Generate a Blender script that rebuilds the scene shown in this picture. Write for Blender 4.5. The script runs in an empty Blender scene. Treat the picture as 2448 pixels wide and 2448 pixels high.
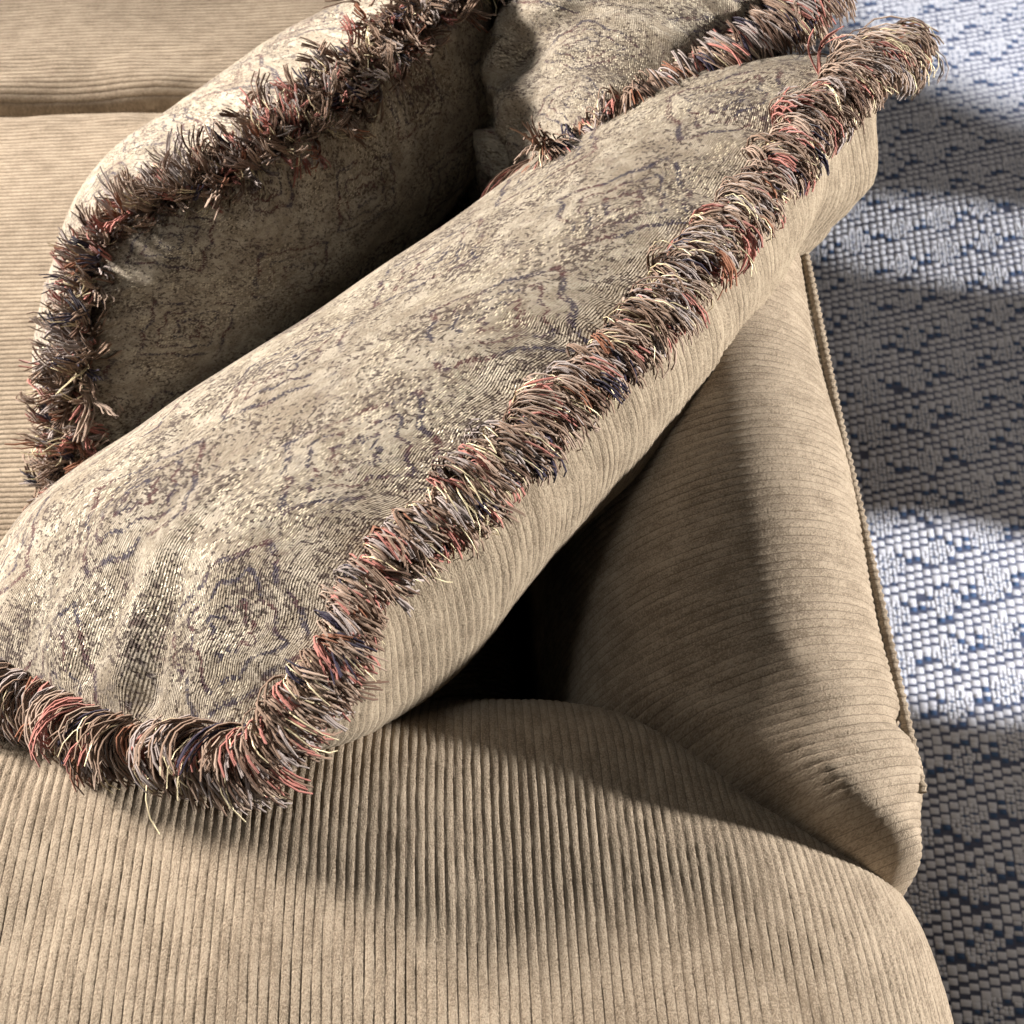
import bpy, math, random
import numpy as np
from mathutils import Vector

rng = np.random.default_rng(7)
random.seed(7)
scene = bpy.context.scene
COL = scene.collection
rad = math.radians

# ------------------------------------------------------------------ camera
CAM_H, PITCH, YAW, FPX, IMG = 1.12, rad(63.0), rad(2.8), 2510.0, 2448.0
cam_d = bpy.data.cameras.new('camera')
cam = bpy.data.objects.new('camera', cam_d)
COL.objects.link(cam)
cam.location = (0, 0, CAM_H)
cam.rotation_euler = (rad(90) - PITCH, 0, -YAW)
cam_d.sensor_width = 36.0
cam_d.lens = 36.0 * FPX / IMG
cam_d.clip_start, cam_d.clip_end = 0.02, 50
cam_d.dof.use_dof = True
cam_d.dof.focus_distance = 0.47
cam_d.dof.aperture_fstop = 17.0
scene.camera = cam
FWD = np.array([math.sin(YAW) * math.cos(PITCH), math.cos(YAW) * math.cos(PITCH), -math.sin(PITCH)])
RGT = np.array([math.cos(YAW), -math.sin(YAW), 0.0])
UPV = np.array([math.sin(YAW) * math.sin(PITCH), math.cos(YAW) * math.sin(PITCH), math.cos(PITCH)])

def at(px, py, depth):
    """point seen at a photo pixel, at a distance along the optical axis"""
    return np.array([0, 0, CAM_H]) + depth * (FWD + RGT * (px - 1224) / FPX + UPV * (1224 - py) / FPX)

def at_z(px, py, z):
    d = FWD + RGT * (px - 1224) / FPX + UPV * (1224 - py) / FPX
    return np.array([0, 0, CAM_H]) + d * ((z - CAM_H) / d[2])

# ------------------------------------------------------------------ world + lamps
world = bpy.data.worlds.new('World')
scene.world = world
world.use_nodes = True
bg = world.node_tree.nodes['Background']
bg.inputs[0].default_value = (1.0, 0.93, 0.85, 1)
bg.inputs[1].default_value = 0.032

def lamp(name, kind, loc, target, energy, colour, size=0.3, cone=None, blend=0.15):
    d = bpy.data.lights.new(name, kind)
    d.energy, d.color = energy, colour
    if kind == 'AREA':
        d.shape, d.size = 'DISK', size
    else:
        d.shadow_soft_size = size
        if cone:
            d.spot_size, d.spot_blend = rad(cone), blend
    o = bpy.data.objects.new(name, d)
    COL.objects.link(o)
    o.location = loc
    o.rotation_euler = (Vector(target) - Vector(loc)).to_track_quat('-Z', 'Y').to_euler()
    return o

# a warm shaded lamp beyond the seat, an added weak fill over the sofa, a low lamp on the rug side and an added fill and cool spots for the rug
lamp('table_lamp', 'SPOT', (-1.78, 1.20, 1.38), (-0.05, 0.32, 0.66), 680, (1.0, 0.90, 0.80), 0.19, 40, 0.3)
lamp('overhead_fill', 'AREA', (-0.55, 0.30, 2.45), (-0.1, 0.3, 0.6), 4.5, (1.0, 0.95, 0.87), 0.30)  # added fill for the shaded middle of the arm, no known fixture
lamp('track_spot', 'SPOT', (1.85, 0.10, 1.10), (0.06, 0.25, 0.74), 370, (1.0, 0.93, 0.85), 0.06, 31, 0.3)
lamp('rug_fill', 'SPOT', (2.60, 0.60, 1.25), (0.85, 0.65, 0.0), 40, (1.0, 0.93, 0.89), 0.15, 46, 0.6)  # added fill, lifts the dark parts of the rug only
lamp('added_rug_spot', 'SPOT', (2.30, 0.05, 1.30), at_z(2290, 1475, 0), 440, (0.93, 0.95, 1.0), 0.02, 6.2, 0.10)  # added; cone edges stand in for shadow edges of the near bright band
lamp('added_rug_spot', 'SPOT', (2.60, 0.62, 0.72), at_z(2280, 585, 0), 330, (0.93, 0.95, 1.0), 0.02, 4.3, 0.15)  # added low beam, stretched into the middle bright band
lamp('added_rug_spot', 'SPOT', (1.5, 0.9, 2.3), at_z(2560, -160, 0), 360, (0.93, 0.95, 1.0), 0.06, 22, 0.15)  # added; brightens the far corner of the rug, cone edge ends it

scene.view_settings.view_transform = 'Standard'
scene.view_settings.look = 'None'
scene.view_settings.exposure = 0.0
scene.view_settings.gamma = 1.0

# ------------------------------------------------------------------ helpers
def set_tags(o, label=None, cat=None, group=None, kind=None):
    if label: o['label'] = label
    if cat: o['category'] = cat
    if group: o['group'] = group
    if kind: o['kind'] = kind
    return o

def empty(name, loc, label, cat, group=None):
    o = bpy.data.objects.new(name, None)
    o.empty_display_size = 0.05
    COL.objects.link(o)
    o.location = loc
    return set_tags(o, label, cat, group)

def mesh_obj(name, verts, faces, mat, parent=None, smooth=True, uv=None, mats=None, mat_idx=None, colours=None, loops_uv=None):
    """verts (n,3), faces (m,k) int arrays in world coordinates; parent is an Empty at parent.location (no rotation)"""
    verts = np.asarray(verts, dtype=np.float32)
    faces = np.asarray(faces, dtype=np.int32)
    if parent is not None:
        root = parent
        off = np.zeros(3)
        while root is not None:
            off += np.array(root.location)
            root = root.parent
        verts = verts - off.astype(np.float32)
    me = bpy.data.meshes.new(name)
    k = faces.shape[1]
    me.vertices.add(len(verts))
    me.vertices.foreach_set('co', verts.ravel())
    me.loops.add(faces.size)
    me.loops.foreach_set('vertex_index', faces.ravel())
    me.polygons.add(len(faces))
    me.polygons.foreach_set('loop_start', np.arange(0, faces.size, k, dtype=np.int32))
    if smooth:
        me.polygons.foreach_set('use_smooth', np.ones(len(faces), dtype=bool))
    for m in (mats or [mat]):
        me.materials.append(m)
    if mat_idx is not None:
        me.polygons.foreach_set('material_index', np.asarray(mat_idx, dtype=np.int32))
    me.update(calc_edges=True)
    if uv is not None:
        l = me.uv_layers.new(name='UVMap')
        l.data.foreach_set('uv', np.asarray(uv, dtype=np.float32)[faces.ravel()].ravel())
    if colours is not None:
        a = me.attributes.new('yarn_colour', 'FLOAT_COLOR', 'POINT')
        c4 = np.ones((len(verts), 4), dtype=np.float32)
        c4[:, :3] = colours
        a.data.foreach_set('color', c4.ravel())
    me.validate()
    o = bpy.data.objects.new(name, me)
    COL.objects.link(o)
    if parent is not None:
        o.parent = parent
    return o

def grid_faces(nu, nv, flip=False):
    i, j = np.meshgrid(np.arange(nu - 1), np.arange(nv - 1), indexing='ij')
    a = i * nv + j
    f = np.stack([a, a + nv, a + nv + 1, a + 1], -1).reshape(-1, 4)
    return f[:, ::-1] if flip else f

def grid_normals(P):
    du = np.gradient(P, axis=0)
    dv = np.gradient(P, axis=1)
    n = np.cross(du, dv)
    return n / (np.linalg.norm(n, axis=-1, keepdims=True) + 1e-12)

def catmull(pts, n):
    """n points along a Catmull-Rom curve through pts, even in arc length"""
    P = np.asarray(pts, float)
    P = np.vstack([2 * P[0] - P[1], P, 2 * P[-1] - P[-2]])
    out = []
    for k in range(1, len(P) - 2):
        t = np.linspace(0, 1, 40, endpoint=False)[:, None]
        p0, p1, p2, p3 = P[k - 1], P[k], P[k + 1], P[k + 2]
        out.append(0.5 * (2 * p1 + (p2 - p0) * t + (2 * p0 - 5 * p1 + 4 * p2 - p3) * t ** 2 + (3 * p1 - p0 - 3 * p2 + p3) * t ** 3))
    out = np.vstack(out + [P[-2][None]])
    d = np.r_[0, np.cumsum(np.linalg.norm(np.diff(out, axis=0), axis=1))]
    s = np.linspace(0, d[-1], n)
    return np.stack([np.interp(s, d, out[:, k]) for k in range(out.shape[1])], -1)

def value_noise(x, y, seed=0):
    """smooth 2D value noise in -1..1"""
    xi, yi = np.floor(x).astype(np.int64), np.floor(y).astype(np.int64)
    fx, fy = x - xi, y - yi
    fx, fy = fx * fx * (3 - 2 * fx), fy * fy * (3 - 2 * fy)
    def h(a, b):
        n = (a * 374761393 + b * 668265263 + seed * 1442695041) & 0xffffffff
        n = ((n ^ (n >> 13)) * 1274126177) & 0xffffffff
        return ((n ^ (n >> 16)) & 0xffff) / 32767.5 - 1
    return (h(xi, yi) * (1 - fx) + h(xi + 1, yi) * fx) * (1 - fy) + (h(xi, yi + 1) * (1 - fx) + h(xi + 1, yi + 1) * fx) * fy

def smooth01(x, a, b):
    t = np.clip((x - a) / (b - a), 0, 1)
    return t * t * (3 - 2 * t)

# ------------------------------------------------------------------ materials
class NT:
    """small node-graph helper"""
    def __init__(self, name):
        self.m = bpy.data.materials.new(name)
        self.m.use_nodes = True
        self.t = self.m.node_tree
        self.b = self.t.nodes['Principled BSDF']
    def n(self, kind, **kw):
        nd = self.t.nodes.new(kind)
        for k, v in kw.items():
            if k.startswith('i_'):
                key = k[2:]
                key = int(key) if key.isdigit() else key.replace('_', ' ')
                self.inp(nd, key, v)
            else:
                setattr(nd, k, v)
        return nd
    def inp(self, nd, key, v):
        s = nd.inputs[key]
        if isinstance(v, bpy.types.NodeSocket):
            self.t.links.new(v, s)
        else:
            s.default_value = v
    def math(self, op, a, b=0.0, c=0.0, clamp=False):
        nd = self.t.nodes.new('ShaderNodeMath')
        nd.operation, nd.use_clamp = op, clamp
        self.inp(nd, 0, a); self.inp(nd, 1, b); self.inp(nd, 2, c)
        return nd.outputs[0]
    def mix(self, f, a, b, mode='MIX'):
        nd = self.t.nodes.new('ShaderNodeMix')
        nd.data_type, nd.blend_type = 'RGBA', mode
        self.inp(nd, 0, f); self.inp(nd, 6, a); self.inp(nd, 7, b)
        return nd.outputs[2]
    def ramp(self, v, lo, hi):
        nd = self.t.nodes.new('ShaderNodeMapRange')
        nd.interpolation_type = 'SMOOTHSTEP'
        self.inp(nd, 0, v); self.inp(nd, 1, lo); self.inp(nd, 2, hi)
        return nd.outputs[0]
    def noise(self, vec, scale, detail=2.0, rough=0.5, dist=0.0):
        return self.n('ShaderNodeTexNoise', i_Vector=vec, i_Scale=scale, i_Detail=detail, i_Roughness=rough, i_Distortion=dist).outputs[0]
    def mapping(self, vec, scale, loc=(0, 0, 0), rot=(0, 0, 0)):
        return self.n('ShaderNodeMapping', i_Vector=vec, i_Scale=scale, i_Location=loc, i_Rotation=rot).outputs[0]
    def uv(self):
        return self.n('ShaderNodeUVMap', uv_map='UVMap').outputs[0]
    def bump(self, h, strength, dist, normal=None):
        nd = self.n('ShaderNodeBump', i_Height=h, i_Strength=strength, i_Distance=dist)
        if normal is not None:
            self.inp(nd, 'Normal', normal)
        return nd.outputs[0]
    def out(self, **kw):
        for k, v in kw.items():
            self.inp(self.b, k.replace('_', ' '), v)
        return self.m

def c3(r, g, b):
    return (r, g, b, 1.0)

RIB = 0.0040       # width of one rib of the upholstery

def ribbed_material(name, pale, dark, groove, bump_ribs=False):
    """ribbed chenille; UV in metres: u runs across the ribs, v along them"""
    g = NT(name)
    uv = g.uv()
    sep = g.n('ShaderNodeSeparateXYZ', i_Vector=uv)
    streak = g.noise(g.mapping(uv, (1 / RIB * 0.55, 55, 1)), 1.0, 3, 0.6)
    tufts = g.noise(g.mapping(uv, (560, 330, 1)), 1.0, 3, 0.7)
    patch = g.noise(g.mapping(uv, (14, 9, 1)), 1.0, 3, 0.55)
    nap = g.noise(g.mapping(uv, (1500, 1050, 1)), 1.0, 2, 0.75)
    f = g.math('ADD', g.math('MULTIPLY', streak, 0.42), g.math('ADD', g.math('MULTIPLY', tufts, 0.35), g.math('MULTIPLY', patch, 0.22)))
    f = g.math('ADD', f, g.math('MULTIPLY', g.math('SUBTRACT', nap, 0.5), 0.75))
    f = g.ramp(f, 0.33, 0.64)
    col = g.mix(f, c3(*dark), c3(*pale))
    # the woven ground between ribs is a darker thread
    wob = g.noise(g.mapping(uv, (160, 260, 1)), 1.0, 1, 0.5)
    ru = g.math('ADD', g.math('DIVIDE', sep.outputs[0], RIB), g.math('MULTIPLY', g.math('SUBTRACT', wob, 0.5), 0.18))
    fr = g.math('ABSOLUTE', g.math('SUBTRACT', g.math('FRACT', ru), 0.5))     # .5 in the groove
    gr = g.ramp(fr, 0.40, 0.49)
    rub = g.ramp(g.noise(g.mapping(uv, (60, 26, 1)), 1.0, 3, 0.6), 0.35, 0.65)
    col = g.mix(g.math('MULTIPLY', gr, g.math('ADD', 0.36, g.math('MULTIPLY', rub, 0.38))), col, c3(*groove))
    n2 = g.bump(g.math('ADD', g.math('MULTIPLY', tufts, 0.6), g.math('MULTIPLY', nap, 0.7)), 0.9, 0.0011)
    if bump_ribs:
        h = g.math('SUBTRACT', 1.0, g.math('POWER', g.math('MULTIPLY', fr, 2.0), 2.6))
        n2 = g.bump(h, 0.9, 0.0012, n2)
    return g.out(Base_Color=col, Roughness=0.95, Normal=n2, Sheen_Weight=0.18, Sheen_Roughness=0.45,
                 Sheen_Tint=c3(1.0, 0.92, 0.8), Specular_IOR_Level=0.15)

M = {}
M['sofa'] = ribbed_material('ribbed_chenille', (0.425, 0.356, 0.276), (0.205, 0.163, 0.120), (0.108, 0.080, 0.060))
M['sofa_bump'] = ribbed_material('ribbed_chenille_fine', (0.425, 0.356, 0.276), (0.205, 0.163, 0.120), (0.108, 0.080, 0.060), True)
M['pillow_back'] = ribbed_material('ribbed_pillow_backing', (0.43, 0.362, 0.275), (0.215, 0.172, 0.125), (0.070, 0.048, 0.032))

def tapestry_material(name):
    """chenille jacquard: pale pile, taupe patches, plum and navy line motifs, gold lurex; UV in metres"""
    g = NT(name)
    uv = g.uv()
    cell = g.n('ShaderNodeVectorMath', operation='SNAP', i_0=uv, i_1=(0.0010, 0.0010, 1)).outputs[0]
    def warped(sc, amt, src=cell):
        nz = g.n('ShaderNodeTexNoise', i_Vector=uv, i_Scale=sc, i_Detail=2.0).outputs['Color']
        return g.n('ShaderNodeVectorMath', operation='ADD', i_0=src, i_1=g.mapping(nz, (amt, amt, 0))).outputs[0]
    wuv = warped(38.0, 0.026)
    big = g.noise(uv, 15, 3, 0.55)
    patch = g.ramp(g.noise(wuv, 70, 4, 0.7), 0.42, 0.60)
    pile = g.noise(g.mapping(uv, (620, 900, 1)), 1.0, 2, 0.6)
    base = g.mix(patch, c3(0.232, 0.195, 0.148), c3(0.415, 0.372, 0.305))
    base = g.mix(g.math('MULTIPLY', g.ramp(pile, 0.35, 0.7), 0.45), base, c3(0.60, 0.545, 0.455))
    base = g.mix(g.math('MULTIPLY', g.ramp(big, 0.45, 0.66), 0.45), base, c3(0.225, 0.180, 0.128))
    # speckle of dark ground threads
    spk = g.noise(g.mapping(warped(90.0, 0.006), (420, 300, 1)), 1.0, 2, 0.7)
    spm = g.noise(wuv, 30, 3, 0.65)
    sp = g.ramp(g.math('ADD', spk, g.math('MULTIPLY', g.math('SUBTRACT', spm, 0.5), 0.60)), 0.540, 0.600)
    base = g.mix(g.math('MULTIPLY', sp, 0.88), base, c3(0.058, 0.038, 0.036))
    # drawn motifs: broken outlines of leaves and diamonds
    mot = warped(55.0, 0.020)
    # lattice of diamonds with a smaller diamond and petals inside
    wm = g.n('ShaderNodeSeparateXYZ', i_Vector=warped(26.0, 0.008))
    per = 0.092
    rowk = g.math('FLOOR', g.math('DIVIDE', wm.outputs[1], per))
    ax = g.math('SUBTRACT', g.math('FRACT', g.math('ADD', g.math('DIVIDE', wm.outputs[0], per), g.math('MULTIPLY', rowk, 0.5))), 0.5)
    ay = g.math('SUBTRACT', g.math('FRACT', g.math('DIVIDE', wm.outputs[1], per)), 0.5)
    ang = g.math('ARCTAN2', ay, ax)
    dia = g.math('ADD', g.math('ABSOLUTE', ax), g.math('ABSOLUTE', ay))
    dia = g.math('ADD', dia, g.math('MULTIPLY', g.math('SINE', g.math('MULTIPLY', ang, 8.0)), 0.022))
    def ringline(r, w):
        return g.math('SUBTRACT', 1.0, g.ramp(g.math('ABSOLUTE', g.math('SUBTRACT', dia, r)), w, w * 1.9))
    line = g.math('MAXIMUM', ringline(0.42, 0.016), g.math('MAXIMUM', ringline(0.27, 0.011), ringline(0.12, 0.014)))
    vor2 = g.n('ShaderNodeTexVoronoi', feature='DISTANCE_TO_EDGE', i_Vector=g.mapping(mot, (1, 1, 1), (3.3, 1.7, 0)), i_Scale=60.0, i_Randomness=1.0).outputs['Distance']
    line2 = g.math('SUBTRACT', 1.0, g.ramp(vor2, 0.030, 0.075))
    mask = g.ramp(g.noise(g.mapping(cell, (1, 1, 1), (7, 2, 0)), 30, 3, 0.6), 0.38, 0.45)
    mask2 = g.ramp(g.noise(g.mapping(cell, (1, 1, 1), (1, 9, 0)), 28, 3, 0.6), 0.50, 0.58)
    ln = g.math('MAXIMUM', g.math('MULTIPLY', line, mask), g.math('MULTIPLY', g.math('MULTIPLY', line2, mask2), 0.35))
    hue = g.ramp(g.noise(cell, 45, 2, 0.6), 0.45, 0.60)
    lc = g.mix(hue, c3(0.036, 0.030, 0.055), c3(0.090, 0.034, 0.036))
    thr = g.n('ShaderNodeTexWhiteNoise', noise_dimensions='2D', i_Vector=cell).outputs[0]
    ln = g.math('MULTIPLY', ln, g.ramp(thr, 0.16, 0.34))
    base = g.mix(g.math('MULTIPLY', ln, 0.92), base, lc)
    # gold lurex picks along the weft, in twill steps
    sep = g.n('ShaderNodeSeparateXYZ', i_Vector=uv)
    rowi = g.math('FLOOR', g.math('DIVIDE', sep.outputs[1], 0.0011))
    ui = g.math('ADD', g.math('DIVIDE', sep.outputs[0], 0.0024), g.math('MULTIPLY', rowi, 0.37))
    wn = g.n('ShaderNodeCombineXYZ', i_0=g.math('FLOOR', ui), i_1=rowi).outputs[0]
    gk = g.n('ShaderNodeTexWhiteNoise', noise_dimensions='2D', i_Vector=wn).outputs[0]
    dx = g.math('ABSOLUTE', g.math('SUBTRACT', g.math('FRACT', ui), 0.5))
    dy = g.math('ABSOLUTE', g.math('SUBTRACT', g.math('FRACT', g.math('DIVIDE', sep.outputs[1], 0.0011)), 0.5))
    shape = g.math('MULTIPLY', g.math('SUBTRACT', 1.0, g.ramp(dx, 0.26, 0.42)), g.math('SUBTRACT', 1.0, g.ramp(dy, 0.22, 0.42)))
    gm = g.ramp(g.noise(g.mapping(wuv, (1, 1, 1), (4, 4, 0)), 20, 3, 0.6), 0.42, 0.62)
    gold = g.math('MULTIPLY', g.math('MULTIPLY', g.ramp(gk, 0.70, 0.74), shape), g.math('ADD', 0.10, gm, clamp=True))
    base = g.mix(g.math('MULTIPLY', gold, 0.85), base, c3(0.82, 0.75, 0.58))
    rough = g.math('SUBTRACT', 0.88, g.math('MULTIPLY', gold, 0.5))
    # relief: weft rows, pile height, sunk lines
    row = g.math('SUBTRACT', 0.5, dy)
    h = g.math('ADD', g.math('MULTIPLY', row, 0.5), g.math('MULTIPLY', pile, 0.9))
    h = g.math('ADD', h, g.math('MULTIPLY', g.math('ADD', ln, sp), -0.7))
    h = g.math('ADD', h, g.math('MULTIPLY', patch, 0.9))
    nb = g.bump(h, 0.9, 0.0011)
    return g.out(Base_Color=base, Roughness=rough, Normal=nb, Sheen_Weight=0.30, Sheen_Roughness=0.4,
                 Sheen_Tint=c3(1.0, 0.96, 0.88), Specular_IOR_Level=0.3, Metallic=g.math('MULTIPLY', gold, 0.15))

M['tapestry'] = tapestry_material('tapestry_chenille')

def yarn_material(name, lurex=False):
    g = NT(name)
    a = g.n('ShaderNodeAttribute', attribute_name='yarn_colour')
    if lurex:
        return g.out(Base_Color=a.outputs[0], Roughness=0.45, Metallic=0.25, Specular_IOR_Level=0.4)
    tc = g.n('ShaderNodeTexCoord').outputs['Object']
    nz = g.noise(tc, 900, 2, 0.6)
    col = g.mix(g.math('MULTIPLY', nz, 0.5), a.outputs[0], g.mix(0.5, a.outputs[0], c3(0.02, 0.015, 0.012)))
    return g.out(Base_Color=col, Roughness=0.95, Sheen_Weight=0.15, Sheen_Roughness=0.5, Specular_IOR_Level=0.03,
                 Normal=g.bump(nz, 0.4, 0.0004))

M['yarn'] = yarn_material('fringe_yarn')
M['lurex'] = yarn_material('gold_lurex_yarn', True)

def plain(name, col, rough=0.8, var=0.25, scale=120):
    g = NT(name)
    tc = g.n('ShaderNodeTexCoord').outputs['Object']
    nz = g.noise(tc, scale, 3, 0.6)
    d = tuple(c * (1 - var) for c in col)
    l = tuple(min(1, c * (1 + var)) for c in col)
    return g.out(Base_Color=g.mix(nz, c3(*d), c3(*l)), Roughness=rough, Normal=g.bump(nz, 0.3, 0.001), Specular_IOR_Level=0.2)

M['rug_white'] = plain('rug_white_yarn', (0.71, 0.70, 0.725), 0.9, 0.22, 900)
M['rug_blue'] = plain('rug_blue_yarn', (0.070, 0.120, 0.225), 0.85, 0.45, 90)
M['rug_base'] = plain('rug_blue_backing', (0.135, 0.150, 0.225), 0.9, 0.4, 200)
M['braid'] = plain('fringe_braid', (0.10, 0.062, 0.045), 0.8, 0.4, 600)
M['lining'] = plain('dark_sofa_lining', (0.030, 0.020, 0.014), 0.9, 0.3, 200)

# ------------------------------------------------------------------ rug
RUG_TOP = 0.010
P_RUG = 0.0100
rug = empty('woven_rug', (0.9, 0.8, 0.0), 'white and blue flat woven rug with small diamonds beside the sofa', 'rug')
def slab(x0, x1, y0, y1, z0, z1):
    v = np.array([[x, y, z] for x in (x0, x1) for y in (y0, y1) for z in (z0, z1)])
    f = np.array([[0, 1, 3, 2], [4, 6, 7, 5], [0, 4, 5, 1], [2, 3, 7, 6], [0, 2, 6, 4], [1, 5, 7, 3]])
    return v, f
v, f = slab(-0.3, 2.1, -0.7, 2.3, 0.0, RUG_TOP - 0.0032)
mesh_obj('rug_backing', v, f, M['rug_base'], rug, smooth=False)

def build_rug():
    """each float of the weave is a small rounded pad; columns run away from the sofa arm"""
    th = rad(-7.0)
    du, dv = np.array([math.cos(th), math.sin(th)]), np.array([-math.sin(th), math.cos(th)])
    org = np.array([0.30, -0.12])
    ncol, nrow = 66, 172
    I, J = np.meshgrid(np.arange(-4, ncol), np.arange(-6, nrow), indexing='ij')
    I, J = I.ravel(), J.ravel()
    white, blue = [], []
    pitch_v = P_RUG * 1.02
    for i, j in zip(I, J):
        stag = (i * 0.33) % 1.0
        u = i * P_RUG
        w = (j + stag) * pitch_v
        # lattice of diamonds in cell units
        ci, cj = i, j + stag
        lx, ly = 6.0, 6.0
        k = np.floor(ci / lx)
        a = (ci - k * lx) - lx / 2 + 0.5
        b = ((cj + k * 3.6) % ly) - ly / 2
        dd = abs(a) / 3.0 + abs(b - 0.33 * a) / 2.6
        jit = rng.normal(0, 0.00035, 2)
        if 0.80 < dd < 1.06 and (abs(a) > 1.8 or rng.random() < 0.55):
            big_dot = abs(a) > 1.8 or rng.random() < 0.3
            blue.append((u + jit[0], w + jit[1], P_RUG * (0.44 if big_dot else 0.34), pitch_v * (0.32 if big_dot else 0.2), 0.0034))
            white.append((u + jit[0], w + pitch_v * 0.5 + jit[1], P_RUG * 0.50, pitch_v * (0.24 if big_dot else 0.34), 0.0040))
        elif dd <= 0.80:
            for sx in (-0.26, 0.26):
                for sy in (-0.02, 0.42):
                    white.append((u + sx * P_RUG + rng.normal(0, 0.0004), w + sy * pitch_v + rng.normal(0, 0.0004), P_RUG * 0.29, pitch_v * 0.26, 0.0032))
            blue.append((u + jit[0], w - 0.30 * pitch_v, P_RUG * 0.22, pitch_v * 0.14, 0.0036))
        else:
            ln = 0.405 + rng.normal(0, 0.025)
            if rng.random() < 0.08:
                ln = 0.56
            white.append((u + jit[0], w + jit[1], P_RUG * (0.60 + 0.03 * rng.normal()), pitch_v * ln, 0.0030))
    # pad template: 5x5 dome
    n = 4
    q = np.array([-1, -0.70, 0.70, 1])
    A, B = np.meshgrid(q, q, indexing='ij')
    H = np.clip(1 - np.abs(A) ** 3.0, 0, 1) ** 0.6 * np.clip(1 - np.abs(B) ** 3.5, 0, 1) ** 0.6
    A2 = A * (1 - 0.16 * B ** 4)
    tf = grid_faces(n, n)
    def pads(name, items, mat):
        it = np.array(items)
        U = it[:, 0, None] + A2.ravel()[None] * it[:, 2, None]
        W = it[:, 1, None] + B.ravel()[None] * it[:, 3, None]
        Z = RUG_TOP - 0.0045 + H.ravel()[None] * it[:, 4, None] * (1 + 0.12 * rng.normal(size=(len(it), 1)))
        X = org[0] + U * du[0] + W * dv[0]
        Y = org[1] + U * du[1] + W * dv[1]
        V = np.stack([X, Y, Z], -1).reshape(-1, 3)
        F = (tf[None] + (np.arange(len(it)) * n * n)[:, None, None]).reshape(-1, 4)
        o = mesh_obj(name, V, F, mat, rug)
        o['kind'] = 'stuff'
    pads('white_yarn_float', white, M['rug_white'])
    pads('blue_yarn_float', blue, M['rug_blue'])
build_rug()

# ------------------------------------------------------------------ sofa
ARM_Z, BACK_Z, SEAT_Z = 0.670, 0.700, 0.480
sofa = empty('sofa', (-0.3, 0.8, 0.0), 'tan sofa in ribbed chenille with padded arm and rolled back', 'sofa')

def rib_height(s, t, amp, seed):
    """profile of one rib, s across and t along in metres"""
    wob = 0.0005 * value_noise(s / 0.012, t / 0.02, seed) + 0.0003 * value_noise(s / 0.005, t / 0.006, seed + 7)
    fr = np.mod((s + wob) / RIB, 1.0)
    h = np.clip(1 - np.abs(2 * fr - 1) ** 3.2, 0, 1) ** 0.75
    fuzz = 1 + 0.20 * value_noise(s / 0.05, t / 0.06, seed + 4) + 0.24 * value_noise(s / RIB * 0.999, t / 0.0035, seed + 1) + 0.15 * value_noise(s / 0.0011, t / 0.0016, seed + 2)
    return amp * h * fuzz

ARM_IN = np.array([(-1.2, .170), (-0.3, .168), (-0.15, .164), (-0.03, .160), (0.03, .156), (0.06, .147), (0.085, .131), (0.11, .110), (0.14, .089), (0.17, .073), (0.205, .056), (0.4, .05)])

def arm_section(s):
    """arm section for distance s (m) along the arm, returns X, inner Y, outer Y, top z"""
    Rend = 0.075
    x0 = 0.118
    ph = np.clip((s - x0) / Rend, 0, None)
    ph1 = np.minimum(ph, math.pi / 2)
    X = np.where(s < x0, s, x0 + Rend * np.sin(ph1))
    drop = np.where(s < x0, 0, Rend * (1 - np.cos(ph1))) + np.maximum(ph - math.pi / 2, 0) * Rend
    yin = np.interp(X, ARM_IN[:, 0], ARM_IN[:, 1])
    return X, yin, drop

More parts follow.
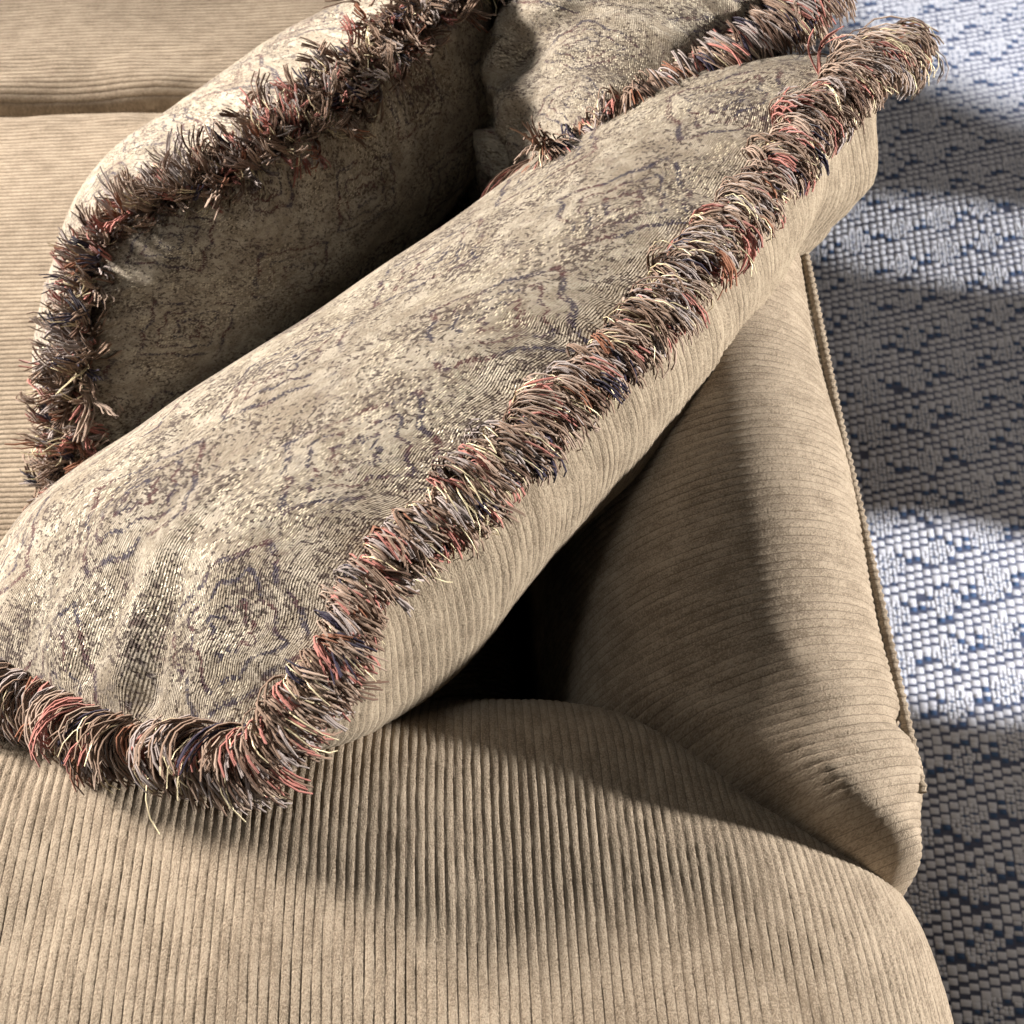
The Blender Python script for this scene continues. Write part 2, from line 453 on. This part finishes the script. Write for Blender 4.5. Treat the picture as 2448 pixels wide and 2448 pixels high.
def build_arm():
    s = np.arange(-0.46, 0.112 + 0.075 * math.pi / 2 + 0.22, RIB / 6)
    nt = 120
    th = np.linspace(math.pi, 0, nt - 40)
    X, yin, drop = arm_section(s)
    yin = np.convolve(np.pad(yin, 20, mode='edge'), np.ones(41) / 41, mode='valid')
    yout = np.full_like(s, -0.16)
    yc, wy = (yin + yout) / 2, (yin - yout) / 2
    e = 0.62
    cy = np.sign(np.cos(th)) * np.abs(np.cos(th)) ** e
    sz = np.abs(np.sin(th)) ** e
    hz = 0.11
    Y = yc[:, None] + wy[:, None] * cy[None]
    crown = 0.006 * np.cos((s[:, None] + 0.1) * 7)
    Z = ARM_Z - drop[:, None] - hz * (1 - sz[None]) + crown
    Xg = np.repeat(X[:, None], len(th), 1)
    # the end of the arm puffs out below its top edge
    dn = np.linspace(0, 1, 21)[1:][None]
    yl, yr = Y[:, :1], Y[:, -1:]
    zl, zr = Z[:, :1], Z[:, -1:]
    zb = np.minimum(zl, 0.30)
    Yl = np.repeat(yl, 20, 1); Zl = zl + (np.minimum(zl - 0.02, 0.12) - zl) * dn
    Yr = np.repeat(yr, 20, 1); Zr = zr + (np.minimum(zr - 0.02, 0.30) - zr) * dn
    Yg = np.concatenate([Yl[:, ::-1], Y, Yr], 1)
    Zg = np.concatenate([Zl[:, ::-1], Z, Zr], 1)
    Xg = np.repeat(X[:, None], Yg.shape[1], 1)
    P = np.stack([Xg, Yg, Zg], -1)
    n = grid_normals(P)
    if n[len(s) // 3, nt // 2, 2] < 0:
        n = -n
    # soft lumps in the padding
    lump = 0.0035 * value_noise(Xg / 0.09, (Yg - Zg) / 0.10, 5) + 0.0015 * value_noise(Xg / 0.035, (Yg - Zg) / 0.05, 6)
    t = np.concatenate([np.zeros((len(s), 1)), np.cumsum(np.linalg.norm(np.diff(P, axis=1), axis=-1), axis=1)], 1)
    S = np.repeat(s[:, None], P.shape[1], 1)
    P = P + n * (lump + rib_height(S, t, 0.00085, 11))[..., None]
    uv = np.stack([S, t], -1).reshape(-1, 2)
    mesh_obj('arm', P.reshape(-1, 3), grid_faces(*P.shape[:2], flip=True), M['sofa'], sofa, uv=uv)
build_arm()

BACK_X = 0.192    # outer face of the back
def back_profile():
    pts = [(-0.004, 0.30), (0.000, 0.42), (0.007, 0.52), (0.015, 0.585), (0.028, 0.632), (0.049, 0.668), (0.076, 0.690), (0.102, 0.698),
           (0.127, 0.690), (0.148, 0.670), (0.161, 0.638), (0.166, 0.590), (0.166, 0.56)]
    return np.array([(x + BACK_X - 0.166, 0, z) for x, z in pts])

def build_back():
    y = np.concatenate([np.arange(-0.02, 0.66, RIB / 6), np.arange(0.66, 1.75, RIB)])
    prof = catmull(back_profile(), 90)
    prof = np.vstack([prof, np.stack([np.full(14, BACK_X), np.zeros(14), np.linspace(0.545, 0.06, 14)], -1)])
    P = np.repeat(prof[None], len(y), 0)
    P[:, :, 1] = y[:, None]
    n = grid_normals(P)
    if n[100, 60, 2] < 0:
        n = -n
    Yg, Xg, Zg = P[..., 1], P[..., 0], P[..., 2]
    t = np.concatenate([np.zeros((len(y), 1)), np.cumsum(np.linalg.norm(np.diff(P, axis=1), axis=-1), axis=1)], 1)
    lump = 0.003 * value_noise(Yg / 0.08, t / 0.12, 21)
    # the near end of the roll is pulled down to the arm
    skew = 0.42 * (Xg - 0.12) * np.exp(-np.clip(Yg - 0.02, 0, 1) / 0.10)
    P[..., 1] += skew
    Yg = P[..., 1].copy()
    y0 = np.interp(Xg, ARM_IN[:, 0], ARM_IN[:, 1])
    tuck = -0.10 * (1 - smooth01(Yg, y0 - 0.035, y0 + 0.004)) - 0.012 * (1 - smooth01(Yg, y0, y0 + 0.05))
    # pleat running in from the outer edge
    pl = smooth01(Xg, 0.138, 0.170) * np.exp(-((Yg - 0.118 - 0.10 * (Xg - 0.16)) / 0.005) ** 2) * -0.004
    pl += smooth01(Xg, 0.120, 0.160) * np.exp(-((Yg - 0.100) / 0.012) ** 2) * 0.003
    S = np.repeat(y[:, None], P.shape[1], 1)
    P = P + n * (lump + pl + rib_height(S, t, 0.0009, 31))[..., None]
    P[..., 2] += tuck
    uv = np.stack([S, t], -1).reshape(-1, 2)
    mesh_obj('backrest', P.reshape(-1, 3), grid_faces(*P.shape[:2]), M['sofa'], sofa, uv=uv)
    # near end cap of the back, tucked behind the arm
    k = len(prof)
    # corded welt along the outer top edge
    yy = np.arange(0.09, 1.75, 0.0009)
    na = 10
    a = np.linspace(0, 2 * math.pi, na, endpoint=False)
    r = 0.0026 + 0.0005 * np.sin(2 * math.pi * yy[:, None] / RIB + a[None] * 1.0) * np.ones((1, na))
    cx = BACK_X - 0.0100 + 0.0012 * np.sin(yy * 19)
    cz = 0.6625 + 0.0012 * np.sin(yy * 13) - 0.007 * (1 - smooth01(yy, 0.10, 0.24))
    V = np.stack([cx[:, None] + r * np.cos(a)[None], np.repeat(yy[:, None], na, 1), cz[:, None] + r * np.sin(a)[None]], -1)
    V = np.concatenate([V, V[:, :1]], 1)
    u = np.stack([np.repeat(yy[:, None], na + 1, 1), np.repeat(np.linspace(0, 0.026, na + 1)[None], len(yy), 0)], -1)
    mesh_obj('welt_piping', V.reshape(-1, 3), grid_faces(len(yy), na + 1, True), M['sofa'], sofa, uv=u.reshape(-1, 2))
build_back()

# body of the sofa under the seat
v, f = slab(-0.80, BACK_X - 0.004, 0.05, 1.75, 0.06, 0.335)
mesh_obj('seat_deck', v, f, M['lining'], sofa, smooth=False)
for lx in (-0.76, 0.12):
    for ly in (0.0, 1.70):
        v, f = slab(lx - 0.025, lx + 0.025, ly - 0.025, ly + 0.025, 0.0 if lx < -0.4 else 0.011, 0.11)
        mesh_obj('leg', v, f, M['lining'], sofa, smooth=False)

def build_cushion(x0, x1, y0, y1, z0, z1, label, seed):
    """boxed seat cushion: rounded edges, crowned top; ribs run along x"""
    root = empty('seat_cushion', ((x0 + x1) / 2, (y0 + y1) / 2, z0), label, 'cushion', None)
    nx, ny = 160, 220
    cx, cy, hx, hy = (x0 + x1) / 2, (y0 + y1) / 2, (x1 - x0) / 2, (y1 - y0) / 2
    a = np.linspace(-1, 1, nx); b = np.linspace(-1, 1, ny)
    b = np.sign(b) * (1 - (1 - np.abs(b)) ** 1.6)
    A, B = np.meshgrid(a, b, indexing='ij')
    def rnd(q, h, r):
        d = h * (1 - np.abs(q))
        e = np.clip(1 - d / r, 0, 1)
        return r * (1 - np.sqrt(np.clip(1 - e ** 2, 0, 1)))
    top = z1 + 0.012 * (1 - A ** 2) * (1 - B ** 2) - rnd(A, hx, 0.03) - rnd(B, hy, 0.022)
    X, Y = cx + A * hx, cy + B * hy
    top = top + 0.0025 * value_noise(X / 0.07, Y / 0.05, seed) + 0.0016 * value_noise(X / 0.03, Y / 0.012, seed + 3) * smooth01(np.abs(B), 0.7, 0.95)
    P = np.stack([X, Y, top], -1)
    uv = np.stack([Y, X], -1)
    mesh_obj('cushion_top', P.reshape(-1, 3), grid_faces(nx, ny), M['sofa_bump'], root, uv=uv.reshape(-1, 2))
    # boxing strip all round, ribs upright
    per = np.concatenate([P[:, 0], P[-1, 1:], P[::-1, -1][1:], P[0, ::-1][1:]], 0)
    k = len(per)
    rows = 9
    V = []
    for i, q in enumerate(np.linspace(0, 1, rows)):
        ring = per.copy()
        out = 0.005 * math.sin(math.pi * q)
        dx, dy = ring[:, 0] - cx, ring[:, 1] - cy
        ring[:, 0] += np.sign(dx) * out * (np.abs(dx) > hx * 0.98)
        ring[:, 1] += np.sign(dy) * out * (np.abs(dy) > hy * 0.98)
        ring[:, 2] = per[:, 2] * (1 - q) + (z0) * q
        V.append(ring)
    V = np.array(V)
    L = np.r_[0, np.cumsum(np.linalg.norm(np.diff(per[:, :2], axis=0), axis=1))]
    uv = np.stack([np.repeat(L[None], rows, 0), V[..., 2]], -1)
    mesh_obj('boxing_strip', V.reshape(-1, 3), grid_faces(rows, k), M['sofa_bump'], root, uv=uv.reshape(-1, 2))
    n0 = np.array([[x, y, z0 + 0.001] for x in (x0, x1) for y in (y0, y1)])
    mesh_obj('cushion_underside', n0, np.array([[0, 1, 3, 2]]), M['lining'], root, smooth=False)
    return root
build_cushion(-0.80, 0.012, 0.18, 0.742, 0.336, SEAT_Z - 0.008, 'tan ribbed seat cushion beside the sofa arm, under the pillows', 41)
build_cushion(-0.80, 0.012, 0.757, 1.40, 0.336, SEAT_Z - 0.008, 'tan ribbed seat cushion beyond the gap, farther from the sofa arm', 47)

# ------------------------------------------------------------------ pillows
YARN = [((0.270, 0.190, 0.145), 0.30), ((0.380, 0.290, 0.235), 0.20), ((0.380, 0.330, 0.320), 0.18), ((0.140, 0.088, 0.066), 0.11),
        ((0.440, 0.190, 0.165), 0.11), ((0.270, 0.125, 0.078), 0.03), ((0.040, 0.034, 0.060), 0.05)]
GOLD = (0.80, 0.71, 0.48)

def tuft_mesh(name, parent, pts, tan, out, side, prm, seed, sides=4, nstr=110):
    """one tuft of cut yarn; pts/tan/out/side: (m,3) samples along this stretch of seam"""
    r = np.random.default_rng(seed)
    m = len(pts)
    K = prm.get('seg', 7)
    # strands come in small bundles of one colour that share their course
    sizes, cols_b, gold_b = [], [], []
    pr = np.array([p for _, p in YARN]); pr = pr / pr.sum()
    while sum(sizes) < nstr:
        if r.random() < prm.get('gold', 0.09):
            sizes.append(int(r.integers(1, 3))); gold_b.append(True); cols_b.append(np.array(GOLD) * r.uniform(0.75, 1.0))
        else:
            sizes.append(int(r.integers(3, 8))); gold_b.append(False); cols_b.append(np.array(YARN[r.choice(len(YARN), p=pr)][0]))
    nb = len(sizes)
    bi = np.repeat(np.arange(nb), sizes)[:nstr]
    w = prm.get('width', 0.006)
    span = np.linalg.norm(pts[-1] - pts[0])
    qb = r.random(nb)
    wb = r.normal(0, w * 0.45, nb)
    q = np.clip(qb[bi] + r.normal(0, 0.0007, nstr) / span, 0, 0.999)
    idx = q * (m - 1)
    i0 = np.clip(idx.astype(int), 0, m - 2); fr = (idx - i0)[:, None]
    lerp = lambda a: a[i0] * (1 - fr) + a[i0 + 1] * fr
    root, T, O, S = lerp(pts), lerp(tan), lerp(out), lerp(side)
    root = root + S * (wb[bi] + r.normal(0, 0.0006, nstr))[:, None] + O * r.uniform(-0.003, 0.001, (nstr, 1))
    L = prm['len'] * (r.normal(1.0, 0.12, nb)[bi] * r.normal(1.0, 0.05, nstr)) * r.uniform(0.85, 1.12)
    ph0 = rad(prm['start']) + rad(prm['spread']) * r.normal(0, 1, nb)[bi] + rad(4) * r.normal(0, 1, nstr) + rad(r.normal(0, 13))
    curl = rad(prm['curl']) * r.normal(1.0, prm.get('curl_sd', 0.15), nb)[bi] * r.normal(1.0, 0.05, nstr) * r.normal(1, 0.12)
    lean = rad(r.normal(prm.get('lean', 0), prm.get('lean_sd', 14))) + rad(prm.get('fan', 26)) * (q - 0.5) + rad(9) * r.normal(0, 1, nb)[bi] + rad(3.5) * r.normal(0, 1, nstr)
    cols = np.array(cols_b)[bi] * r.uniform(0.82, 1.18, (nstr, 1))
    gold = np.array(gold_b)[bi]
    L = np.where(gold, L * 1.06, L)
    fz = prm.get('frizz', 0.045)
    # strand centre lines
    t = np.linspace(0, 1, K + 1)
    step = L[:, None] / K
    ang = ph0[:, None] + curl[:, None] * t[None] ** 1.1 + (r.normal(0, fz, (nb, K + 1)).cumsum(1))[bi] + r.normal(0, 0.03, (nstr, K + 1)).cumsum(1)
    la = lean[:, None] * (0.5 + 0.5 * t[None]) + (r.normal(0, fz, (nb, K + 1)).cumsum(1))[bi] + r.normal(0, 0.03, (nstr, K + 1)).cumsum(1)
    D = (np.cos(ang) * np.cos(la))[..., None] * O[:, None] + (np.sin(ang) * np.cos(la))[..., None] * S[:, None] + np.sin(la)[..., None] * T[:, None]
    D[..., 2] -= prm.get('grav', 0.25) * t[None] ** 1.5
    D /= np.linalg.norm(D, axis=-1, keepdims=True)
    C = np.concatenate([root[:, None], root[:, None] + np.cumsum(D[:, 1:] * step[..., None], 1)], 1)
    rr = np.where(gold, 0.00032, prm.get('rad', 0.00055) * r.uniform(0.8, 1.2, nstr))[:, None] * np.where(t > 0.95, 0.75, 1.0)[None]
    ref = np.array([0.31, 0.17, 0.93])
    e1 = np.cross(D, ref); e1 /= np.linalg.norm(e1, axis=-1, keepdims=True) + 1e-9
    e2 = np.cross(D, e1)
    a = np.linspace(0, 2 * math.pi, sides, endpoint=False)
    V = C[:, :, None] + rr[..., None, None] * (np.cos(a)[None, None, :, None] * e1[:, :, None] + np.sin(a)[None, None, :, None] * e2[:, :, None])
    nr = K + 1
    kk, jj = np.meshgrid(np.arange(nr - 1), np.arange(sides), indexing='ij')
    b0 = kk * sides + jj
    b1 = kk * sides + (jj + 1) % sides
    tf = np.stack([b0, b1, b1 + sides, b0 + sides], -1).reshape(-1, 4)
    if sides == 4:
        e = (nr - 1) * sides
        tf = np.vstack([tf, [[e, e + 1, e + 2, e + 3]]])
    F = (tf[None] + (np.arange(nstr) * nr * sides)[:, None, None]).reshape(-1, 4)
    mi = np.repeat(gold.astype(int), len(tf))
    cc = np.repeat(cols, nr * sides, 0)
    return mesh_obj(name, V.reshape(-1, 3), F, None, parent, mats=[M['yarn'], M['lurex']], mat_idx=mi, colours=cc)

def build_pillow(label, edges, front_t, back_t, fringe_prm, ribbed_back, seed, size, rib_shear=0.0, nfront=(220, 170),
                 front_wr=None, back_wr=None, prof_pow=0.62, fringe_edges=(0, 1, 2, 3), uv_rot=0.0, uv_off=(0, 0), sides=4, nstr=110, tuft_w=0.013, lean_dir=None, lean_mix=0.65, back_dir=None, group='fringed pillows on the sofa'):
    """edges: dict of control points e0 (A>B), e1 (A>D), e2 (B>C), e3 (D>C)"""
    def coons(U, V):
        def ev(name, q):
            c = curves[name]
            x = np.clip(q, 0, 1) * (len(c) - 1)
            i = np.clip(x.astype(int), 0, len(c) - 2)
            f = (x - i)[..., None]
            return c[i] * (1 - f) + c[i + 1] * f
        A, B = curves['e0'][0], curves['e0'][-1]
        D, C = curves['e3'][0], curves['e3'][-1]
        u, v = U[..., None], V[..., None]
        return ((1 - v) * ev('e0', U) + v * ev('e3', U) + (1 - u) * ev('e1', V) + u * ev('e2', V)
                - ((1 - u) * (1 - v) * A + u * (1 - v) * B + (1 - u) * v * D + u * v * C))
    curves = {k: catmull(p, 200) for k, p in edges.items()}
    base = curves['e0'][0]
    allp = np.vstack(list(curves.values()))
    root = empty('throw_pillow', tuple(allp.mean(0)[:2]) + (float(allp[:, 2].min()),), label, 'pillow', group)
    # normals of the mid sheet from a coarse grid, heavily smoothed
    q = np.linspace(0, 1, 41)
    U, V = np.meshgrid(q, q, indexing='ij')
    nm = grid_normals(coons(U, V))
    if 'up' in edges_flip.get(label, 'up') and nm.mean((0, 1))[2] < 0:
        nm = -nm
        sgn = -1
    else:
        sgn = 1
    for _ in range(30):
        pd = np.pad(nm, ((1, 1), (1, 1), (0, 0)), mode='edge')
        nm = (pd[2:, 1:-1] + pd[:-2, 1:-1] + pd[1:-1, 2:] + pd[1:-1, :-2] + 2 * nm) / 6
        nm /= np.linalg.norm(nm, axis=-1, keepdims=True)
    if lean_dir is not None:
        ld = np.array(lean_dir) / np.linalg.norm(lean_dir)
        nm = (1 - lean_mix) * nm + lean_mix * ld
        nm /= np.linalg.norm(nm, axis=-1, keepdims=True)
    def normal_at(U, V):
        x, y = np.clip(U, 0, 1) * 40, np.clip(V, 0, 1) * 40
        i, j = np.clip(x.astype(int), 0, 39), np.clip(y.astype(int), 0, 39)
        f, g = (x - i)[..., None], (y - j)[..., None]
        n = (nm[i, j] * (1 - f) + nm[i + 1, j] * f) * (1 - g) + (nm[i, j + 1] * (1 - f) + nm[i + 1, j + 1] * f) * g
        return n / np.linalg.norm(n, axis=-1, keepdims=True)
    def prof(U, V, pw):
        a = np.clip(1 - np.abs(2 * U - 1) ** 2.6, 0, 1)
        b = np.clip(1 - np.abs(2 * V - 1) ** 2.6, 0, 1)
        return (a * b) ** pw
    def gather(U, V, sd, amp):
        """puckers that start at the seam and die out inwards"""
        w = np.zeros_like(U)
        for d, s, k in ((V, U, 1), (1 - V, U, 2), (U, V, 3), (1 - U, V, 4)):
            fall = np.exp(-d * size / 0.035) * (1 - np.exp(-d * size / 0.004))
            w += fall * (value_noise(s * size / 0.017, d * size / 0.09, sd + k) + 0.5 * value_noise(s * size / 0.008, d * size / 0.05, sd + k + 9))
        return amp * w + 0.35 * amp * value_noise(U * size / 0.06, V * size / 0.045, sd + 31)
    # --- front panel
    def warp(n):
        x = np.linspace(-1, 1, n)
        return (np.sign(x) * (1 - (1 - np.abs(x)) ** 1.7) + 1) / 2
    U, V = np.meshgrid(warp(nfront[0]), warp(nfront[1]), indexing='ij')
    N = normal_at(U, V)
    h = front_t * prof(U, V, prof_pow) + gather(U, V, seed, 0.0048)
    if front_wr is not None:
        h = h + front_wr(U, V)
    h = np.where((U <= 0) | (U >= 1) | (V <= 0) | (V >= 1), 0, h)
    P = coons(U, V) + N * h[..., None]
    cu, su = math.cos(uv_rot), math.sin(uv_rot)
    uv = np.stack([(U * cu - V * su) * size + uv_off[0], (U * su + V * cu) * size + uv_off[1]], -1)
    mesh_obj('front_panel', P.reshape(-1, 3), grid_faces(*U.shape, flip=sgn < 0), M['tapestry'], root, uv=uv.reshape(-1, 2))
    # --- back panel
    if ribbed_back:
        nrib = int(size / RIB)
        uu = np.linspace(0, 1, nrib * 6)
        vv = warp(110)
        Ub, Vb = np.meshgrid(uu, vv, indexing='ij')
        # ribs drift along the seam as they run in from it, but the grid keeps to the square
        sh = rib_shear * np.sin(np.pi * np.clip(Vb, 0, 1)) * (np.sin(np.pi * Ub) ** 0.5)
        Us = np.clip(Ub + sh, 0, 1)
    else:
        Us, Vb = np.meshgrid(warp(160), warp(120), indexing='ij')
        Ub = Us
    N = normal_at(Us, Vb)
    h = back_t * prof(Us, Vb, prof_pow) + gather(Us, Vb, seed + 50, 0.0046)
    if back_wr is not None:
        h = h + back_wr(Us, Vb)
    if ribbed_back:
        h = h + rib_height(Ub * size, Vb * size, 0.0014, seed + 80)
    h = np.where((Us <= 0) | (Us >= 1) | (Vb <= 0) | (Vb >= 1), 0, h)
    if back_dir is not None:
        bd = np.array(back_dir) / np.linalg.norm(back_dir)
        P = coons(Us, Vb) + bd * h[..., None]
    else:
        P = coons(Us, Vb) - N * h[..., None]
    uv = np.stack([Ub * size, Vb * size], -1)
    mesh_obj('back_panel', P.reshape(-1, 3), grid_faces(*Us.shape, flip=sgn > 0), M['pillow_back'] if ribbed_back else M['tapestry'], root, uv=uv.reshape(-1, 2))
    # --- fringe: braid along the seam and tufts
    cen = allp.mean(0)
    loop = [curves['e0'], curves['e2'], curves['e3'][::-1], curves['e1'][::-1]]
    which = [0, 2, 3, 1]
    ring = np.vstack([c[:-1] for c in loop])
    tag = np.concatenate([np.full(len(c) - 1, w) for c, w in zip(loop, which)])
    tags_q = np.concatenate([np.linspace(0, 1, len(c) - 1, endpoint=False) for c in loop])
    T = np.roll(ring, -1, 0) - np.roll(ring, 1, 0)
    T /= np.linalg.norm(T, axis=1, keepdims=True)
    UVq = {0: lambda q: (q, 0 * q), 2: lambda q: (1 + 0 * q, q), 3: lambda q: (1 - q, 1 + 0 * q), 1: lambda q: (0 * q, 1 - q)}
    NN = np.zeros_like(ring)
    for w in (0, 1, 2, 3):
        sel = tag == w
        uq, vq = UVq[w](tags_q[sel])
        NN[sel] = normal_at(uq, vq)
    O = np.cross(T, NN)
    flip = np.sum(O * (ring - cen), 1) < 0
    O[flip] *= -1
    for _ in range(12):
        O = (np.roll(O, 1, 0) + O + np.roll(O, -1, 0)) / 3
    O /= np.linalg.norm(O, axis=1, keepdims=True)
    S = -NN
    na = 6
    a = np.linspace(0, 2 * math.pi, na, endpoint=False)
    V = ring[:, None] + 0.0030 * (np.cos(a)[None, :, None] * O[:, None] + np.sin(a)[None, :, None] * NN[:, None])
    n = len(ring)
    ii, jj = np.meshgrid(np.arange(n), np.arange(na), indexing='ij')
    F = np.stack([ii * na + jj, ((ii + 1) % n) * na + jj, ((ii + 1) % n) * na + (jj + 1) % na, ii * na + (jj + 1) % na], -1).reshape(-1, 4)
    braid = mesh_obj('fringe', V.reshape(-1, 3), F, M['braid'], root)
    d = np.r_[0, np.cumsum(np.linalg.norm(np.diff(np.vstack([ring, ring[:1]]), axis=0), axis=1))]
    tot = d[-1]
    nt = int(tot / tuft_w)
    ext = lambda A_: np.vstack([A_, A_[:1]])
    R_, T_, O_, S_ = ext(ring), ext(T), ext(O), ext(S)
    samp = lambda A_, s: np.stack([np.interp(np.mod(s, tot), d, A_[:, c]) for c in range(3)], -1)
    for k in range(nt):
        s0 = tot * k / nt
        w = int(tag[np.searchsorted(d, s0 + 1e-6) % n - 1]) if True else 0
        if w not in fringe_edges:
            continue
        s = np.linspace(s0 - 0.004, s0 + tot / nt + 0.004, 8)
        prm = dict(fringe_prm)
        prm.update(fringe_prm.get('edge%d' % w, {}))
        tuft_mesh('fringe_tuft', braid, samp(R_, s), samp(T_, s), samp(O_, s), samp(S_, s), prm, seed * 1000 + k, sides, prm.get('nstr', nstr))
    return root

edges_flip = {}

# the large pillow wedged between arm and back
A = at(655, 1775, 0.425)
B = at(2150, 130, 0.565)
e0 = [A, at(800, 1560, 0.425), at(880, 1375, 0.435), at(1100, 1190, 0.445), at(1330, 960, 0.462), at(1560, 740, 0.482), at(1800, 460, 0.515), at(1990, 230, 0.545), B]
D = at(-80, 1450, 0.68)
e1 = [A, at(470, 1755, 0.432), at(290, 1735, 0.445), at(130, 1660, 0.462), at(-10, 1590, 0.485), at(-80, 1520, 0.56), D]
Cc = at(1150, 720, 0.72)
e2 = [B, at(1900, 200, 0.590), at(1560, 450, 0.650), Cc]
e3 = [D, D * 0.5 + Cc * 0.5 + np.array([0.0, 0.0, -0.01]), Cc]
def main_front(U, V):
    """folds radiating from the pinched stretch of the near edge"""
    h = 0.000 + 0.020 * np.exp(-((U - 1.0) / 0.20) ** 2) * smooth01(V, 0.0, 0.35)
    for v0, ang, wd, amp in ((0.16, 0.06, 0.010, -0.006), (0.19, -0.02, 0.012, 0.006), (0.235, -0.05, 0.010, -0.005), (0.10, 0.10, 0.010, 0.004), (0.30, -0.10, 0.016, 0.004), (0.36, -0.14, 0.014, -0.003)):
        c = v0 + ang * U
        h += 1.0 * amp * np.exp(-((V - c) / (1.5 * wd)) ** 2) * smooth01(U, 0.004, 0.03) * np.exp(-U / 0.16)
    return h
def main_back(U, V):
    return 0.030 * np.exp(-((U - 0.93) / 0.07) ** 2) * smooth01(V, 0.0, 0.12) + 0.030 * np.exp(-((U - 0.16) / 0.14) ** 2) * smooth01(V, 0.0, 0.22)
build_pillow('large pillow with ribbed tan back leaning on sofa arm and back, bushy multicoloured fringe', dict(e0=e0, e1=e1, e2=e2, e3=e3), 0.048, 0.112,
             dict(len=0.029, start=-72, spread=12, curl=200, gold=0.16, grav=0.08, width=0.008, lean_sd=14, fan=12, rad=0.00052, seg=6, frizz=0.07,
                  edge1=dict(start=-50, curl=140, grav=0.20), edge2=dict(nstr=70), edge3=dict(nstr=40)),
             True, 3, 0.49, rib_shear=0.0, front_wr=main_front, back_wr=main_back, nstr=280, sides=3, lean_dir=(-0.71, 0.57, 0.25), lean_mix=0.75)

# pillow lying behind it on the seat
K = at(300, 520, 0.62)
Mn = at(180, 1420, 0.64)
Tp = at(1150, -140, 0.63)
e0 = [K, at(460, 430, 0.612), at(690, 285, 0.610), at(915, 90, 0.618), Tp]
e1 = [K, at(225, 650, 0.62), at(175, 850, 0.622), at(140, 1100, 0.63), Mn]
W = at(860, 900, 0.77)
e2 = [Tp, at(1220, 120, 0.76), at(1060, 480, 0.78), W]
e3 = [Mn, at(480, 1180, 0.76), W]
build_pillow('patterned pillow propped on the seat cushions, matted brown fringe along its upper ridge', dict(e0=e0, e1=e1, e2=e2, e3=e3), 0.066, 0.180,
             dict(len=0.024, start=-96, spread=34, curl=90, curl_sd=0.7, gold=0.15, grav=0.05, width=0.018, rad=0.00060, fan=24, seg=6, frizz=0.20, edge2=dict(nstr=40), edge3=dict(nstr=40)),
             False, 5, 0.46, uv_rot=0.5, uv_off=(1.3, 0.7), sides=3, nstr=215, nfront=(180, 140), back_dir=(-0.60, 0.72, -0.25))

# pillow standing against the sofa back
Q = at(1960, -95, 0.598)
Pp = at(1290, 390, 0.592)
e0 = [Pp, at(1450, 275, 0.586), at(1620, 160, 0.583), at(1790, 45, 0.588), Q]
Dn = at(1000, 800, 0.84)
Cn = at(1150, -300, 0.93)
e1 = [Pp, at(1268, 425, 0.63), at(1225, 505, 0.74), at(1140, 640, 0.81), Dn]
e2 = [Q, at(1680, -200, 0.605), at(1470, -220, 0.625), at(1370, -240, 0.69), at(1260, -270, 0.84), Cn]
e3 = [Dn, Dn * 0.5 + Cn * 0.5, Cn]
build_pillow('patterned pillow resting against the sofa back between the two other pillows', dict(e0=e0, e1=e1, e2=e2, e3=e3), 0.040, 0.02,
             dict(len=0.030, start=-30, spread=18, curl=90, gold=0.06, grav=0.1, width=0.007, rad=0.00055, seg=6, edge1=dict(nstr=40), edge2=dict(nstr=40), edge3=dict(nstr=40)),
             False, 8, 0.42, uv_rot=-0.4, uv_off=(2.9, 1.9), sides=3, nstr=180, nfront=(180, 140),
             front_wr=lambda U, V: 0.009 * np.tanh(3 * value_noise(U * 13, V * 13, 77)) * smooth01(V, 0.05, 0.3) * smooth01(1 - V, 0.05, 0.2))
